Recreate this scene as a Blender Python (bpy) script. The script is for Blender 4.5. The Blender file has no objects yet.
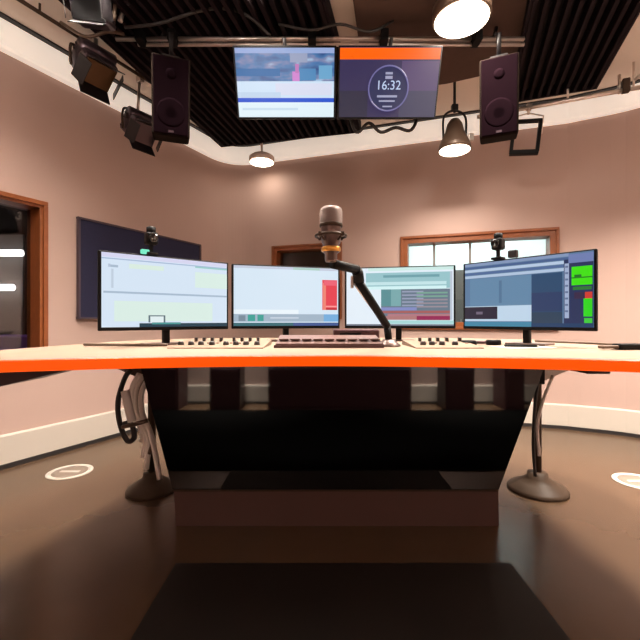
import bpy, bmesh, math, random
from mathutils import Vector, Matrix
random.seed(4)
PI = math.pi
R = math.radians
C = bpy.context.scene.collection
H = 0.95            # eye height of the camera above the floor
T = 0.834           # desk top height
F = 400.0           # focal length in pixels of the 640 px frame

def lin(c):
    c = c / 255.0
    return c / 12.92 if c <= 0.04045 else ((c + 0.055) / 1.055) ** 2.4
def rgb(r, g, b):
    return (lin(r), lin(g), lin(b), 1.0)

# ------------------------------------------------------------------ materials
def mat(name, col, rough=0.5, metal=0.0, emit=None, estr=1.0, noise=0.0, nscale=20.0, bump=0.0, bscale=80.0, spec=0.5, coat=0.0, alpha=None):
    m = bpy.data.materials.new(name); m.use_nodes = True
    nt = m.node_tree; b = nt.nodes['Principled BSDF']
    b.inputs['Base Color'].default_value = col
    b.inputs['Roughness'].default_value = rough
    b.inputs['Metallic'].default_value = metal
    b.inputs['Specular IOR Level'].default_value = spec
    b.inputs['Coat Weight'].default_value = coat
    if emit:
        b.inputs['Emission Color'].default_value = emit
        b.inputs['Emission Strength'].default_value = estr
    if noise or bump:
        tc = nt.nodes.new('ShaderNodeTexCoord')
        n = nt.nodes.new('ShaderNodeTexNoise'); n.inputs['Scale'].default_value = nscale; n.inputs['Detail'].default_value = 4
        nt.links.new(tc.outputs['Object'], n.inputs['Vector'])
        if noise:
            r = nt.nodes.new('ShaderNodeMix'); r.data_type = 'RGBA'
            r.inputs['A'].default_value = tuple(x * (1 - noise) for x in col[:3]) + (1,)
            r.inputs['B'].default_value = tuple(min(1, x * (1 + noise)) for x in col[:3]) + (1,)
            nt.links.new(n.outputs['Fac'], r.inputs['Factor'])
            nt.links.new(r.outputs['Result'], b.inputs['Base Color'])
        if bump:
            n2 = nt.nodes.new('ShaderNodeTexNoise'); n2.inputs['Scale'].default_value = bscale
            nt.links.new(tc.outputs['Object'], n2.inputs['Vector'])
            bp = nt.nodes.new('ShaderNodeBump'); bp.inputs['Strength'].default_value = bump; bp.inputs['Distance'].default_value = 0.004
            nt.links.new(n2.outputs['Fac'], bp.inputs['Height']); nt.links.new(bp.outputs['Normal'], b.inputs['Normal'])
    return m

def wood(name, a, c):
    m = mat(name, a, 0.4)
    nt = m.node_tree; b = nt.nodes['Principled BSDF']
    tc = nt.nodes.new('ShaderNodeTexCoord'); mp = nt.nodes.new('ShaderNodeMapping'); mp.inputs['Scale'].default_value = (3, 14, 3)
    n = nt.nodes.new('ShaderNodeTexNoise'); n.inputs['Scale'].default_value = 6; n.inputs['Detail'].default_value = 6
    mx = nt.nodes.new('ShaderNodeMix'); mx.data_type = 'RGBA'; mx.inputs['A'].default_value = a; mx.inputs['B'].default_value = c
    nt.links.new(tc.outputs['Object'], mp.inputs['Vector']); nt.links.new(mp.outputs['Vector'], n.inputs['Vector'])
    nt.links.new(n.outputs['Fac'], mx.inputs['Factor']); nt.links.new(mx.outputs['Result'], b.inputs['Base Color'])
    return m

def glow(name, col, s=1.0):
    m = mat(name, (0.01, 0.01, 0.01, 1), 0.25, emit=col, estr=s, spec=0.2)
    return m

def glass(name, tint=(0.9, 0.95, 0.95, 1), refl=0.07):
    m = bpy.data.materials.new(name); m.use_nodes = True
    nt = m.node_tree; nt.nodes.clear()
    o = nt.nodes.new('ShaderNodeOutputMaterial'); mx = nt.nodes.new('ShaderNodeMixShader')
    t = nt.nodes.new('ShaderNodeBsdfTransparent'); t.inputs['Color'].default_value = tint
    g = nt.nodes.new('ShaderNodeBsdfGlossy'); g.inputs['Roughness'].default_value = 0.03
    mx.inputs['Fac'].default_value = refl
    nt.links.new(t.outputs[0], mx.inputs[1]); nt.links.new(g.outputs[0], mx.inputs[2]); nt.links.new(mx.outputs[0], o.inputs['Surface'])
    return m

M = dict(
    wall=mat('wall_paint', (0.46, 0.320, 0.278, 1), 0.75, noise=0.04, nscale=3, bump=0.08, bscale=160),
    white=mat('white_trim_paint', (0.52, 0.465, 0.41, 1), 0.55, spec=0.2),
    cornice_glow=mat('white_cornice_painted_glow', (0.80, 0.74, 0.68, 1), 0.5, emit=(1.0, 0.88, 0.76, 1), estr=0.5),  # white cornice with emission standing in for the light falling on it
    ceil=mat('ceiling_paint', (0.74, 0.65, 0.57, 1), 0.8, noise=0.04, nscale=3),
    floor=mat('polished_brown_floor', (0.080, 0.046, 0.026, 1), 0.25, noise=0.12, nscale=6, spec=0.5),
    black=mat('black_plastic', (0.006, 0.0055, 0.006, 1), 0.5, spec=0.12),
    softblack=mat('black_rubber', (0.015, 0.012, 0.012, 1), 0.6),
    blackmetal=mat('black_painted_metal', (0.010, 0.008, 0.009, 1), 0.4, spec=0.35),
    slat=mat('dark_slat_felt', (0.012, 0.007, 0.009, 1), 0.7, spec=0.1),
    slatback=mat('dark_void_paint', (0.006, 0.004, 0.005, 1), 0.9),
    taupe=mat('taupe_acoustic_felt', (0.075, 0.040, 0.028, 1), 0.9, noise=0.1, nscale=30),
    gloss=mat('black_glass_panel', (0.0015, 0.0015, 0.0015, 1), 0.04, spec=1.0),
    plinth=mat('dark_brown_laminate', (0.085, 0.046, 0.040, 1), 0.4, spec=0.3),
    top=mat('cream_laminate', (0.225, 0.160, 0.120, 1), 0.7, noise=0.03, nscale=12, spec=0.12),
    edge=mat('lit_orange_edge', (0.22, 0.02, 0.0, 1), 0.4, emit=rgb(255, 84, 0), estr=0.95, spec=0.2),
    steel=mat('brushed_steel', (0.55, 0.50, 0.46, 1), 0.3, metal=1.0),
    darksteel=mat('bronzed_steel', (0.055, 0.034, 0.022, 1), 0.5, spec=0.15),
    pipe=mat('aluminium_pipe', (0.75, 0.66, 0.60, 1), 0.32, metal=0.9),
    navy=mat('navy_felt', (0.013, 0.013, 0.045, 1), 0.9, noise=0.15, nscale=60, bump=0.2, bscale=300),
    navyedge=mat('navy_frame', (0.055, 0.035, 0.05, 1), 0.5),
    wood=wood('orange_brown_wood', rgb(150, 84, 42), rgb(112, 56, 24)),
    panel=mat('console_panel_cream', (0.195, 0.135, 0.10, 1), 0.6, spec=0.12),
    slab=mat('mauve_brown_slab', (0.11, 0.062, 0.054, 1), 0.4),
    slabdark=mat('dark_red_plastic', (0.05, 0.015, 0.018, 1), 0.4),
    knob=mat('knob_black', (0.02, 0.012, 0.012, 1), 0.4),
    cablew=mat('white_cable', (0.92, 0.86, 0.82, 1), 0.5),
    cableb=mat('brown_cable', (0.10, 0.06, 0.04, 1), 0.5),
    cablek=mat('black_cable', (0.015, 0.012, 0.012, 1), 0.5),
    nickel=mat('champagne_nickel', (0.17, 0.12, 0.11, 1), 0.4, metal=0.8),
    mesh=mat('microphone_mesh', (0.24, 0.18, 0.165, 1), 0.5, metal=0.7, bump=0.9, bscale=900),
    gold=mat('gold_ring', (0.75, 0.36, 0.08, 1), 0.3, metal=0.9),
    amber=mat('amber_metal', (0.11, 0.05, 0.018, 1), 0.4, metal=0.5),
    violetmetal=mat('violet_grey_metal', (0.10, 0.07, 0.085, 1), 0.3, metal=0.7),
    lamp=glow('lamp_lens', (1.0, 0.86, 0.66, 1), 9.0),
    lampbody=mat('lamp_housing_bronze', (0.13, 0.08, 0.055, 1), 0.4, metal=0.3),
    lampwhite=mat('lamp_housing_white', (0.72, 0.58, 0.52, 1), 0.5),
    spkgrille=mat('speaker_grille_cloth', (0.0045, 0.002, 0.003, 1), 0.9, spec=0.0),
    spk=mat('speaker_cabinet_vinyl', (0.009, 0.0055, 0.004, 1), 0.8, spec=0.03),
    paper=mat('white_paper', (0.5, 0.47, 0.44, 1), 0.7),
    glass=glass('window_glass'),
    darkglass=glass('tinted_window_glass', (0.75, 0.75, 0.75, 1), 0.06),
    officewall=mat('white_office_wall', (0.78, 0.84, 0.84, 1), 0.8),
    darkwall=mat('dark_neighbour_wall', (0.035, 0.030, 0.032, 1), 0.8),
    greywall=mat('grey_partition', (0.22, 0.21, 0.20, 1), 0.7),
    purple=mat('purple_upholstery', (0.28, 0.14, 0.75, 1), 0.8),
    tube=glow('tube_light', (1.0, 0.97, 0.95, 1), 4.0),
    dayglow=glow('daylit_blind', (0.85, 0.95, 1.0, 1), 5.0),
    opal=glow('fill_globe_opal', (1.0, 0.86, 0.7, 1), 3.0),  # glow of the added globe fill lights
    outlet=mat('white_floor_plate', (0.5, 0.46, 0.41, 1), 0.5),
    outletring=mat('brushed_plate_ring', (0.22, 0.17, 0.135, 1), 0.5, metal=0.2),
    greenled=glow('green_indicator', rgb(120, 235, 200), 1.0),
)
# ------------------------------------------------------------------ mesh builder
class MB:
    def __init__(s):
        s.bm = bmesh.new(); s.mats = []
    def mi(s, m):
        if m is None: return 0
        if m not in s.mats: s.mats.append(m)
        return s.mats.index(m)
    def faces(s, vs, fs, m=None, mtx=None, smooth=False):
        i = s.mi(m)
        bv = [s.bm.verts.new((mtx @ Vector(v)) if mtx else v) for v in vs]
        for f in fs:
            try:
                fc = s.bm.faces.new([bv[k] for k in f]); fc.material_index = i; fc.smooth = smooth
            except ValueError: pass
        return s
    def box(s, c, d, m=None, mtx=None, bev=0.0, seg=2):
        t = bmesh.new(); bmesh.ops.create_cube(t, size=1.0)
        for v in t.verts: v.co = Vector((v.co.x * d[0] + c[0], v.co.y * d[1] + c[1], v.co.z * d[2] + c[2]))
        if bev: bmesh.ops.bevel(t, geom=t.edges[:], offset=bev, segments=seg, profile=0.5, affect='EDGES')
        t.verts.index_update()
        s.faces([v.co.copy() for v in t.verts], [[v.index for v in f.verts] for f in t.faces], m, mtx); t.free()
        return s
    def prism(s, pts, z0, z1, m=None, mtx=None, bev=0.0):
        t = bmesh.new()
        f = t.faces.new([t.verts.new((x, y, z0)) for x, y in pts])
        e = bmesh.ops.extrude_face_region(t, geom=[f])
        for v in e['geom']:
            if isinstance(v, bmesh.types.BMVert): v.co.z = z1
        bmesh.ops.recalc_face_normals(t, faces=t.faces[:])
        if bev: bmesh.ops.bevel(t, geom=t.edges[:], offset=bev, segments=2, profile=0.5, affect='EDGES')
        t.verts.index_update()
        s.faces([v.co.copy() for v in t.verts], [[v.index for v in f.verts] for f in t.faces], m, mtx); t.free()
        return s
    def lathe(s, prof, m=None, mtx=None, n=32, smooth=True):
        vs = []; fs = []
        for r, z in prof:
            for k in range(n):
                a = 2 * PI * k / n; vs.append((max(r, 1e-4) * math.cos(a), max(r, 1e-4) * math.sin(a), z))
        for j in range(len(prof) - 1):
            for k in range(n):
                fs.append([j * n + k, j * n + (k + 1) % n, (j + 1) * n + (k + 1) % n, (j + 1) * n + k])
        fs.append(list(range(n))[::-1]); fs.append([(len(prof) - 1) * n + k for k in range(n)])
        return s.faces(vs, fs, m, mtx, smooth)
    def tube(s, pts, r, m=None, n=10, spline=True, closed=False, mtx=None, step=6):
        P = [Vector(p) for p in pts]
        if spline and len(P) > 2: P = catmull(P, closed, step)
        N = len(P); rings = []; prev = None
        for i, p in enumerate(P):
            a = P[(i - 1) % N] if (closed or i > 0) else p
            b = P[(i + 1) % N] if (closed or i < N - 1) else p
            t = (b - a).normalized()
            if prev is None:
                q = Vector((0, 0, 1)) if abs(t.z) < 0.9 else Vector((1, 0, 0))
                u = t.cross(q).normalized()
            else:
                u = (prev - t * prev.dot(t)).normalized()
            prev = u; w = t.cross(u)
            rr = r[i * len(r) // N] if isinstance(r, (list, tuple)) else r
            rings.append([p + (u * math.cos(2 * PI * k / n) + w * math.sin(2 * PI * k / n)) * rr for k in range(n)])
        vs = [v for g in rings for v in g]; fs = []
        for i in range(N if closed else N - 1):
            j = (i + 1) % N
            for k in range(n): fs.append([i * n + k, i * n + (k + 1) % n, j * n + (k + 1) % n, j * n + k])
        if not closed: fs.append(list(range(n))[::-1]); fs.append([(N - 1) * n + k for k in range(n)])
        return s.faces(vs, fs, m, mtx, True)
    def build(s, name, m=None, parent=None, label=None):
        me = bpy.data.meshes.new(name)
        bmesh.ops.recalc_face_normals(s.bm, faces=s.bm.faces[:])
        s.bm.to_mesh(me); s.bm.free()
        for x in (s.mats or [m]): me.materials.append(x)
        o = bpy.data.objects.new(name, me); C.objects.link(o)
        if parent: o.parent = parent
        if label: o['label'] = label
        return o
def catmull(P, closed=False, step=6):
    out = []; n = len(P)
    for i in range(n if closed else n - 1):
        p1, p2 = P[i], P[(i + 1) % n]
        p0 = P[(i - 1) % n] if (closed or i > 0) else p1 * 2 - p2
        p3 = P[(i + 2) % n] if (closed or i < n - 2) else p2 * 2 - p1
        for k in range(step):
            t = k / step
            out.append(0.5 * ((2 * p1) + (p2 - p0) * t + (2 * p0 - 5 * p1 + 4 * p2 - p3) * t * t + (3 * p1 - p0 - 3 * p2 + p3) * t ** 3))
    if not closed: out.append(P[-1].copy())
    return out
def thing(name, label, cat, loc=(0, 0, 0), rotz=0.0, group=None, rot=None):
    o = bpy.data.objects.new(name, None); C.objects.link(o)
    o.location = loc; o.rotation_euler = rot or (0, 0, rotz); o.empty_display_size = 0.05
    o['label'] = label; o['category'] = cat
    if group: o['group'] = group
    return o
def tag(o, label, cat, group=None):
    o['label'] = label; o['category'] = cat
    if group: o['group'] = group
    return o
def struct(o):
    o['kind'] = 'structure'; return o
def sroot(name, loc, rotz):
    o = bpy.data.objects.new(name, None); C.objects.link(o); o.location = loc; o.rotation_euler = (0, 0, rotz); o['kind'] = 'structure'; return o
def Tm(x, y, z): return Matrix.Translation((x, y, z))
def Rm(a, ax): return Matrix.Rotation(a, 4, ax)

# ------------------------------------------------------------------ room shell
CZ = H + 1.90                               # ceiling height
def backY(x): return 4.1836 - 0.32 * x
corner = Vector((-1.017, 4.509))
ldir = Vector((-0.522, -1.0)).normalized()  # left wall, running away from the corner towards the viewer
Lend = corner + ldir * 5.2
RY = -0.9
bdir = Vector((1.0, -0.32)).normalized()
cA, cB = corner + ldir * 0.34, corner + bdir * 0.34
fillet = [cA * (1 - q) ** 2 + corner * 2 * q * (1 - q) + cB * q * q for q in [k / 14 for k in range(15)]]
rightcurve = [Vector((2.16, backY(2.16)))] + [Vector((p.x, p.y)) for p in catmull([Vector((2.16, backY(2.16), 0)), Vector((2.60, 3.22, 0)), Vector((3.0, 2.68, 0)), Vector((3.2, 2.0, 0)), Vector((3.25, 1.2, 0))], False, 5)][1:]
path = [Vector((Lend.x, RY)), Lend] + fillet + rightcurve + [Vector((3.25, RY))]
iA, iB = 2, 16; iC = 17                      # indices of the fillet ends and of the end of the straight back wall
def inward(a, b):
    d = (b - a).normalized(); return Vector((d.y, -d.x))      # the room lies to the right of the path
def offs(pts, k, closed=False):
    out = []
    n = len(pts)
    for i, p in enumerate(pts):
        n1 = inward(pts[i - 1], p) if (i > 0 or closed) else None
        n2 = inward(p, pts[(i + 1) % n]) if (i < n - 1 or closed) else None
        if n1 is None: q = n2
        elif n2 is None: q = n1
        else:
            q = (n1 + n2); q = q / q.length_squared * 2
        out.append(p + q * k)
    return out
def band(pts, prof):
    """sweep a closed profile of (inset, z) along the plan path"""
    mb = MB(); cols = [offs(pts, k) for k, z in prof]
    n = len(prof); vs = []; fs = []
    for i in range(len(pts)):
        for j, (k, z) in enumerate(prof): vs.append((cols[j][i].x, cols[j][i].y, z))
    for i in range(len(pts) - 1):
        for j in range(n): fs.append([i * n + j, i * n + (j + 1) % n, (i + 1) * n + (j + 1) % n, (i + 1) * n + j])
    fs.append(list(range(n))); fs.append([(len(pts) - 1) * n + j for j in range(n)])
    return mb.faces(vs, fs)
def wallseg(a, b, holes, thick=0.16, z0=0.0, z1=None, mb=None):
    z1 = z1 or CZ + 0.02
    mb = mb or MB(); d = b - a; L = d.length; ang = math.atan2(d.y, d.x)
    mt = Tm(a.x, a.y, 0) @ Rm(ang, 'Z')       # local x along the wall, local +y outward
    cuts = [0.0]
    for h in holes: cuts += [h[0], h[1]]
    cuts.append(L)
    def bx(s0, s1, q0, q1):
        if s1 - s0 > 1e-4 and q1 - q0 > 1e-4:
            mb.box(((s0 + s1) / 2, thick / 2, (q0 + q1) / 2), (s1 - s0, thick, q1 - q0), None, mt)
    for i in range(0, len(cuts), 2): bx(cuts[i], cuts[i + 1], z0, z1)
    for (s0, s1, q0, q1) in holes: bx(s0, s1, z0, q0); bx(s0, s1, q1, z1)
    return mb
WT = H + 0.79                               # head of the windows
# openings: left wall (path 1->2), back wall (path 2->3)
Lw = (corner - Lend).length
sl = Lw - (corner - Vector((-1.925, 2.77))).length
leftwin = (sl - 1.5, sl, 0.62, WT)
def sb(x): return (Vector((x, backY(x))) - cB).length
smallwin = (sb(-0.50), sb(0.21), 0.98, WT - 0.01)
bigwin = (sb(0.815), sb(2.06) + 0.015, 0.885, WT + 0.0)
mb = wallseg(path[1], path[iA], [leftwin], 0.15)
for i in range(iA, iB): wallseg(path[i], path[i + 1], [], 0.15, mb=mb)
struct(mb.build('wall_left', M['wall']))
struct(wallseg(path[iB], path[iC], [smallwin, bigwin], 0.16).build('wall_back', M['wall']))
mb = MB()
for i in range(iC, len(path) - 1): wallseg(path[i], path[i + 1], [], 0.16, mb=mb)
struct(mb.build('wall_right', M['wall']))
struct(wallseg(path[0], path[1], [], 0.16).build('wall_near', M['wall']))
ra, rb = path[-1], path[0]                   # rear wall behind the viewer, running from right to left
Lr = (rb - ra).length
def sr(x): return ra.x - x
struct(wallseg(ra, rb, [], 0.16).build('wall_rear', M['wall']))
struct(MB().box((0, 2.0, -0.05), (14, 13, 0.1)).build('floor', M['floor']))
struct(MB().box((0, 2.0, CZ + 0.05), (14, 13, 0.1)).build('ceiling', M['ceil']))
inner = path[1:] + [path[0] + Vector((0.001, 0))]
struct(band(inner, [(0.001, 0.03), (0.022, 0.03), (0.022, 0.205), (0.016, 0.215), (0.001, 0.215)]).build('baseboard_white', M['white']))
struct(band(inner, [(0.001, 0.0), (0.03, 0.0), (0.03, 0.028), (0.001, 0.028)]).build('baseboard_recess', M['softblack']))
struct(band(inner, [(0.001, H + 1.715), (0.05, H + 1.715), (0.065, H + 1.73), (0.065, CZ - 0.001), (0.001, CZ - 0.001)]).build('trim_1', M['cornice_glow']))  # cornice brightness is put in as glow, it is no lamp
struct(band(inner, [(0.067, CZ - 0.012), (0.105, CZ - 0.012), (0.105, CZ - 0.0005), (0.067, CZ - 0.0005)]).build('trim_painted_shade', M['softblack']))  # black strip painted in for the shade of the ceiling gap

# windows -------------------------------------------------------------
def window(name, a, b, hole, thick, casing, jamb, mullions=(), gl='glass', pane_y=0.6, wm='wood'):
    d = (b - a); ang = math.atan2(d.y, d.x); s0, s1, q0, q1 = hole
    dn = d.normalized(); o = a + dn * s0
    r = sroot(name, (o.x, o.y, q0), ang)
    W, Hh = s1 - s0, q1 - q0
    f = MB()
    for (x0, x1, z0, z1) in ((0, W, Hh - jamb, Hh), (0, W, 0, jamb), (0, jamb, jamb, Hh - jamb), (W - jamb, W, jamb, Hh - jamb)):
        f.box(((x0 + x1) / 2, thick / 2 - 0.002, (z0 + z1) / 2), (x1 - x0, thick + 0.01, z1 - z0), None)
    f.build('window_frame', M[wm], r)
    if casing:
        c = MB()
        for (x0, x1, z0, z1) in ((-casing, W + casing, Hh, Hh + casing), (-casing, W + casing, -casing, 0), (-casing, 0, 0, Hh), (W, W + casing, 0, Hh)):
            c.box(((x0 + x1) / 2, -0.012, (z0 + z1) / 2), (x1 - x0, 0.022, z1 - z0), None, bev=0.003)
        c.build('architrave', M[wm], r)
    MB().box((W / 2, thick * pane_y, Hh / 2), (W - 2 * jamb, 0.008, Hh - 2 * jamb)).build('glass_pane', M[gl], r)
    for x in mullions:
        MB().box((x, thick * pane_y, Hh / 2), (0.022, 0.05, Hh - 2 * jamb)).build('mullion', M['greywall'], r)
    return r
window('window_1', path[1], path[iA], leftwin, 0.15, 0.03, 0.018, gl='darkglass', pane_y=0.75)
window('window_2', path[iB], path[iC], smallwin, 0.16, 0.02, 0.035, gl='darkglass')
window('window_3', path[iB], path[iC], bigwin, 0.16, 0.025, 0.045, mullions=(0.29, 0.62))
# rooms beyond the windows ----------------------------------------------
bd = bdir; bn = Vector((-bd.y, bd.x))     # along and outward of the back wall
def backp(x, out):
    p = Vector((x, backY(x))) + bn * out; return p
def slab2(name, p, q, m, t=0.08, z1=None):
    d = q - p; mb = MB(); z1 = z1 or CZ
    mb.box((d.length / 2, t / 2, z1 / 2), (d.length, t, z1), None, Tm(p.x, p.y, 0) @ Rm(math.atan2(d.y, d.x), 'Z'))
    return struct(mb.build(name, M[m]))
slab2('wall_office', backp(0.35, 2.2), backp(3.4, 2.2), 'officewall')
slab2('wall_office_side', backp(0.45, 0.18), backp(0.45, 2.2), 'officewall')
slab2('wall_office_end', backp(3.4, 0.2), backp(3.4, 2.2), 'officewall')
slab2('wall_lobby', backp(-1.3, 1.4), backp(0.4, 1.4), 'darkwall')
p = backp(1.6, 1.2)
t = thing('office_fill_light', 'unseen square fill light added to brighten the office behind the wide window', 'fill light', (p.x, p.y, CZ - 0.03))  # unseen lamp added to light the backdrop room
MB().box((0, 0, 0), (0.62, 0.62, 0.05), bev=0.005).build('frame', M['white'], t)
MB().box((0, 0, -0.027), (0.56, 0.56, 0.006)).build('fill_light_diffuser', M['tube'], t)
def area(name, parent, loc, size, power, col, shape='DISK', spread=180, rot=(0, 0, 0)):
    l = bpy.data.lights.new(name, 'AREA'); l.shape = shape; l.size = size; l.energy = power; l.color = col; l.spread = R(spread)
    o = bpy.data.objects.new(name, l); C.objects.link(o); o.parent = parent; o.location = loc; o.rotation_euler = rot
    return o
area('lamp_glow', t, (0, 0, -0.035), 0.54, 70, (0.85, 1.0, 1.0), 'SQUARE')  # light of the added office fill light
# window post, screens of the office seen above the monitors
p = backp(1.42, 1.5)
t = thing('filing_cabinet', 'tall grey cabinet in the bright office seen through the wide window', 'cabinet', (p.x, p.y, 0), math.atan2(bd.y, bd.x))
MB().box((0, 0, 0.79), (0.5, 0.35, 1.58), bev=0.006).build('body', M['greywall'], t)
MB().box((-0.06, -0.185, 0.9), (0.015, 0.02, 0.12)).build('handle', M['steel'], t)
# darker room beyond the left window
slab2('wall_neighbour', Vector((-5.2, 4.25)), Vector((-1.35, 4.25)), 'darkwall')
slab2('wall_neighbour_side', Vector((-5.2, 0.0)), Vector((-5.2, 4.25)), 'darkwall')
for (x0, x1, z, w) in ((-4.1, -3.07, 1.64, 'upper'), (-4.1, -3.16, 1.285, 'lower')):
    t = thing('tube_light', '%s of the two white tube lights in the dark room behind the left window' % w, 'tube light', ((x0 + x1) / 2, 4.12, z))
    MB().tube([(-(x1 - x0) / 2, 0, 0), ((x1 - x0) / 2, 0, 0)], 0.036, spline=False).build('tube', M['tube'], t)
    MB().box((0, 0.05, 0), (x1 - x0 - 0.1, 0.06, 0.03)).build('batten', M['steel'], t)
o = MB().box((-3.6, 4.23, 1.25), (0.94, 0.03, 1.2)).build('wall_panel', M['greywall'])
tag(o, 'grey board on the wall of the dark room behind the left window', 'panel')
t = thing('sofa', 'purple upholstered seat in the dark room behind the left window', 'sofa', (-3.0, 3.9, 0))
MB().box((0, 0, 0.24), (1.2, 0.5, 0.40), bev=0.03).build('seat', M['purple'], t)
MB().box((0, 0.21, 0.60), (1.2, 0.1, 0.4), bev=0.03).build('backrest', M['purple'], t)
for sx in (-0.5, 0.5): MB().box((sx, 0, 0.025), (0.06, 0.4, 0.05)).build('leg', M['black'], t)

# ------------------------------------------------------------------ ceiling fittings
def grille(name, label, loc, deg, W, L, n):
    t = thing(name, label, 'ceiling grille', loc, -R(deg))
    MB().box((W / 2, L / 2, -0.012), (W, L, 0.02)).build('backing', M['slatback'], t)
    s = MB()
    for i in range(n):
        x = (i + 0.5) * W / n
        s.box((x, L / 2, -0.065), (W / n * 0.36, L, 0.08))
    s.build('slats', M['slat'], t)
    f = MB()
    for (c, d) in (((W / 2, 0.01, -0.06), (W, 0.02, 0.09)), ((W / 2, L - 0.01, -0.06), (W, 0.02, 0.09)), ((0.008, L / 2, -0.06), (0.016, L, 0.09)), ((W - 0.008, L / 2, -0.06), (0.016, L, 0.09))): f.box(c, d)
    f.build('frame', M['slat'], t)
    for i in (1, 2, 3):
        MB().tube([(W * i / 4, L * 0.2, -0.11), (W * i / 4, L * 0.2, -0.02)], 0.008, spline=False).build('hanger', M['blackmetal'], t)
    return t
grille('ceiling_grille', 'dark slatted ceiling grille above the left speaker and the two screens', (-1.55, 1.9, CZ), 13, 1.46, 2.32, 22)
grille('ceiling_grille', 'dark slatted ceiling grille at the right, running out to the right wall', (1.07, 1.95, CZ), 20, 0.62, 1.46, 10)
o = MB().prism([(0.08, 1.75), (1.0, 1.75), (1.45, 2.95), (1.0, 3.15), (0.38, 3.3)], CZ - 0.04, CZ - 0.002).build('ceiling_panel', M['taupe'])
tag(o, 'brown felt ceiling panel between the two dark slatted grilles', 'ceiling panel')

# lighting bar
PY = 2.53; PZ = H + 281 / F * PY
t = thing('lighting_bar', 'twin aluminium lighting bar carrying the two hanging screens', 'lighting bar', (0, PY, PZ))
MB().tube([(-1.29, 0, 0), (1.29, 0, 0)], 0.013, spline=False, n=14).build('pipe', M['pipe'], t)
MB().tube([(-1.15, 0, -0.036), (1.29, 0, -0.036)], 0.011, spline=False, n=14).build('pipe', M['pipe'], t)
for x in (-1.12, -0.92, -0.05, 0.40, 0.98):
    k = MB().box((x, -0.025, -0.012), (0.05, 0.09, 0.07), bev=0.006).build('clamp', M['black'], t)
    MB().tube([(x, 0, 0.02), (x, 0, CZ - PZ - 0.112)], 0.008, spline=False).build('drop_rod', M['blackmetal'], k)
for x in (-1.0, 1.1):
    MB().tube([(x, 0, 0.01), (x + 0.03, 0.02, 0.10)], 0.012, spline=False).build('stub', M['blackmetal'], t)

# speakers -------------------------------------------------------------
def speaker(px, label, yaw, tilt, Yd, pyc=96):
    X = (px - 320) / F * Yd; z = H + (320 - pyc) / F * Yd
    t = thing('loudspeaker', label, 'loudspeaker', (X, Yd, z), rot=(tilt, 0, yaw), group=None)
    MB().box((0, 0.11, 0), (0.215, 0.2, 0.44), bev=0.012).build('cabinet', M['spk'], t)
    MB().box((0, 0.005, 0), (0.195, 0.012, 0.42), bev=0.004).build('grille', M['spkgrille'], t)
    MB().lathe([(0.08, -0.003), (0.081, -0.001), (0.07, 0.0), (0.03, -0.001)], None, Tm(0, -0.002, -0.09) @ Rm(PI / 2, 'X')).build('woofer_ring', M['spkgrille'], t)
    MB().lathe([(0.028, -0.004), (0.03, 0.0), (0.012, 0.003)], None, Tm(0, -0.002, 0.12) @ Rm(PI / 2, 'X')).build('tweeter', M['spkgrille'], t)
    b = MB().box((0, 0.11, 0.235), (0.1, 0.05, 0.03)).tube([(0, 0.11, 0.23), (0, 0.06, 0.36)], 0.013, spline=False)
    b.build('hanging_bracket', M['blackmetal'], t)
    MB().box((0, 0.005, -0.195), (0.03, 0.016, 0.012)).build('badge', M['violetmetal'], t)
    return t
speaker(171, 'black loudspeaker hanging left of the two screens, dark purple front', R(20), R(12), 2.36)
speaker(499, 'dark brown loudspeaker hanging right of the two screens', -R(23), R(12), 2.36)

# hanging screens ---------------------------------------------------------
def scr(parent, W, Hh, rects, y=-0.001, name='screen'):
    """rects: (x0, y0, x1, y1, material) in fractions, y from the top"""
    m = MB(); lay = 0
    for (x0, y0, x1, y1, mm) in rects:
        yy = y - lay * 0.00025; lay += 1
        a, b = (x0 - 0.5) * W, (x1 - 0.5) * W; c, d = (0.5 - y0) * Hh, (0.5 - y1) * Hh
        m.faces([(a, yy, d), (b, yy, d), (b, yy, c), (a, yy, c)], [[0, 1, 2, 3]], mm)
    return m.build(name, None, parent)
_g = {}
def G(r, g, b, s=1.0):
    k = (r, g, b, s)
    if k not in _g: _g[k] = glow('screen_%d_%d_%d' % (r, g, b), rgb(r, g, b), s)
    return _g[k]
def picture():
    m = bpy.data.materials.new('screen_landscape'); m.use_nodes = True
    nt = m.node_tree; b = nt.nodes['Principled BSDF']; b.inputs['Base Color'].default_value = (0.01, 0.01, 0.01, 1); b.inputs['Roughness'].default_value = 0.3
    tc = nt.nodes.new('ShaderNodeTexCoord'); mp = nt.nodes.new('ShaderNodeMapping'); mp.inputs['Scale'].default_value = (5, 1, 13)
    n = nt.nodes.new('ShaderNodeTexNoise'); n.inputs['Scale'].default_value = 1.6; n.inputs['Detail'].default_value = 2
    rp = nt.nodes.new('ShaderNodeValToRGB')
    e = rp.color_ramp.elements
    e[0].position = 0.3; e[0].color = rgb(25, 70, 130); e[1].position = 0.72; e[1].color = rgb(160, 195, 225)
    k = e.new(0.48); k.color = rgb(60, 115, 170); k = e.new(0.6); k.color = rgb(120, 130, 170)
    nt.links.new(tc.outputs['Object'], mp.inputs['Vector']); nt.links.new(mp.outputs['Vector'], n.inputs['Vector'])
    nt.links.new(n.outputs['Fac'], rp.inputs['Fac']); nt.links.new(rp.outputs['Color'], b.inputs['Emission Color']); b.inputs['Emission Strength'].default_value = 1.0
    return m
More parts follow.
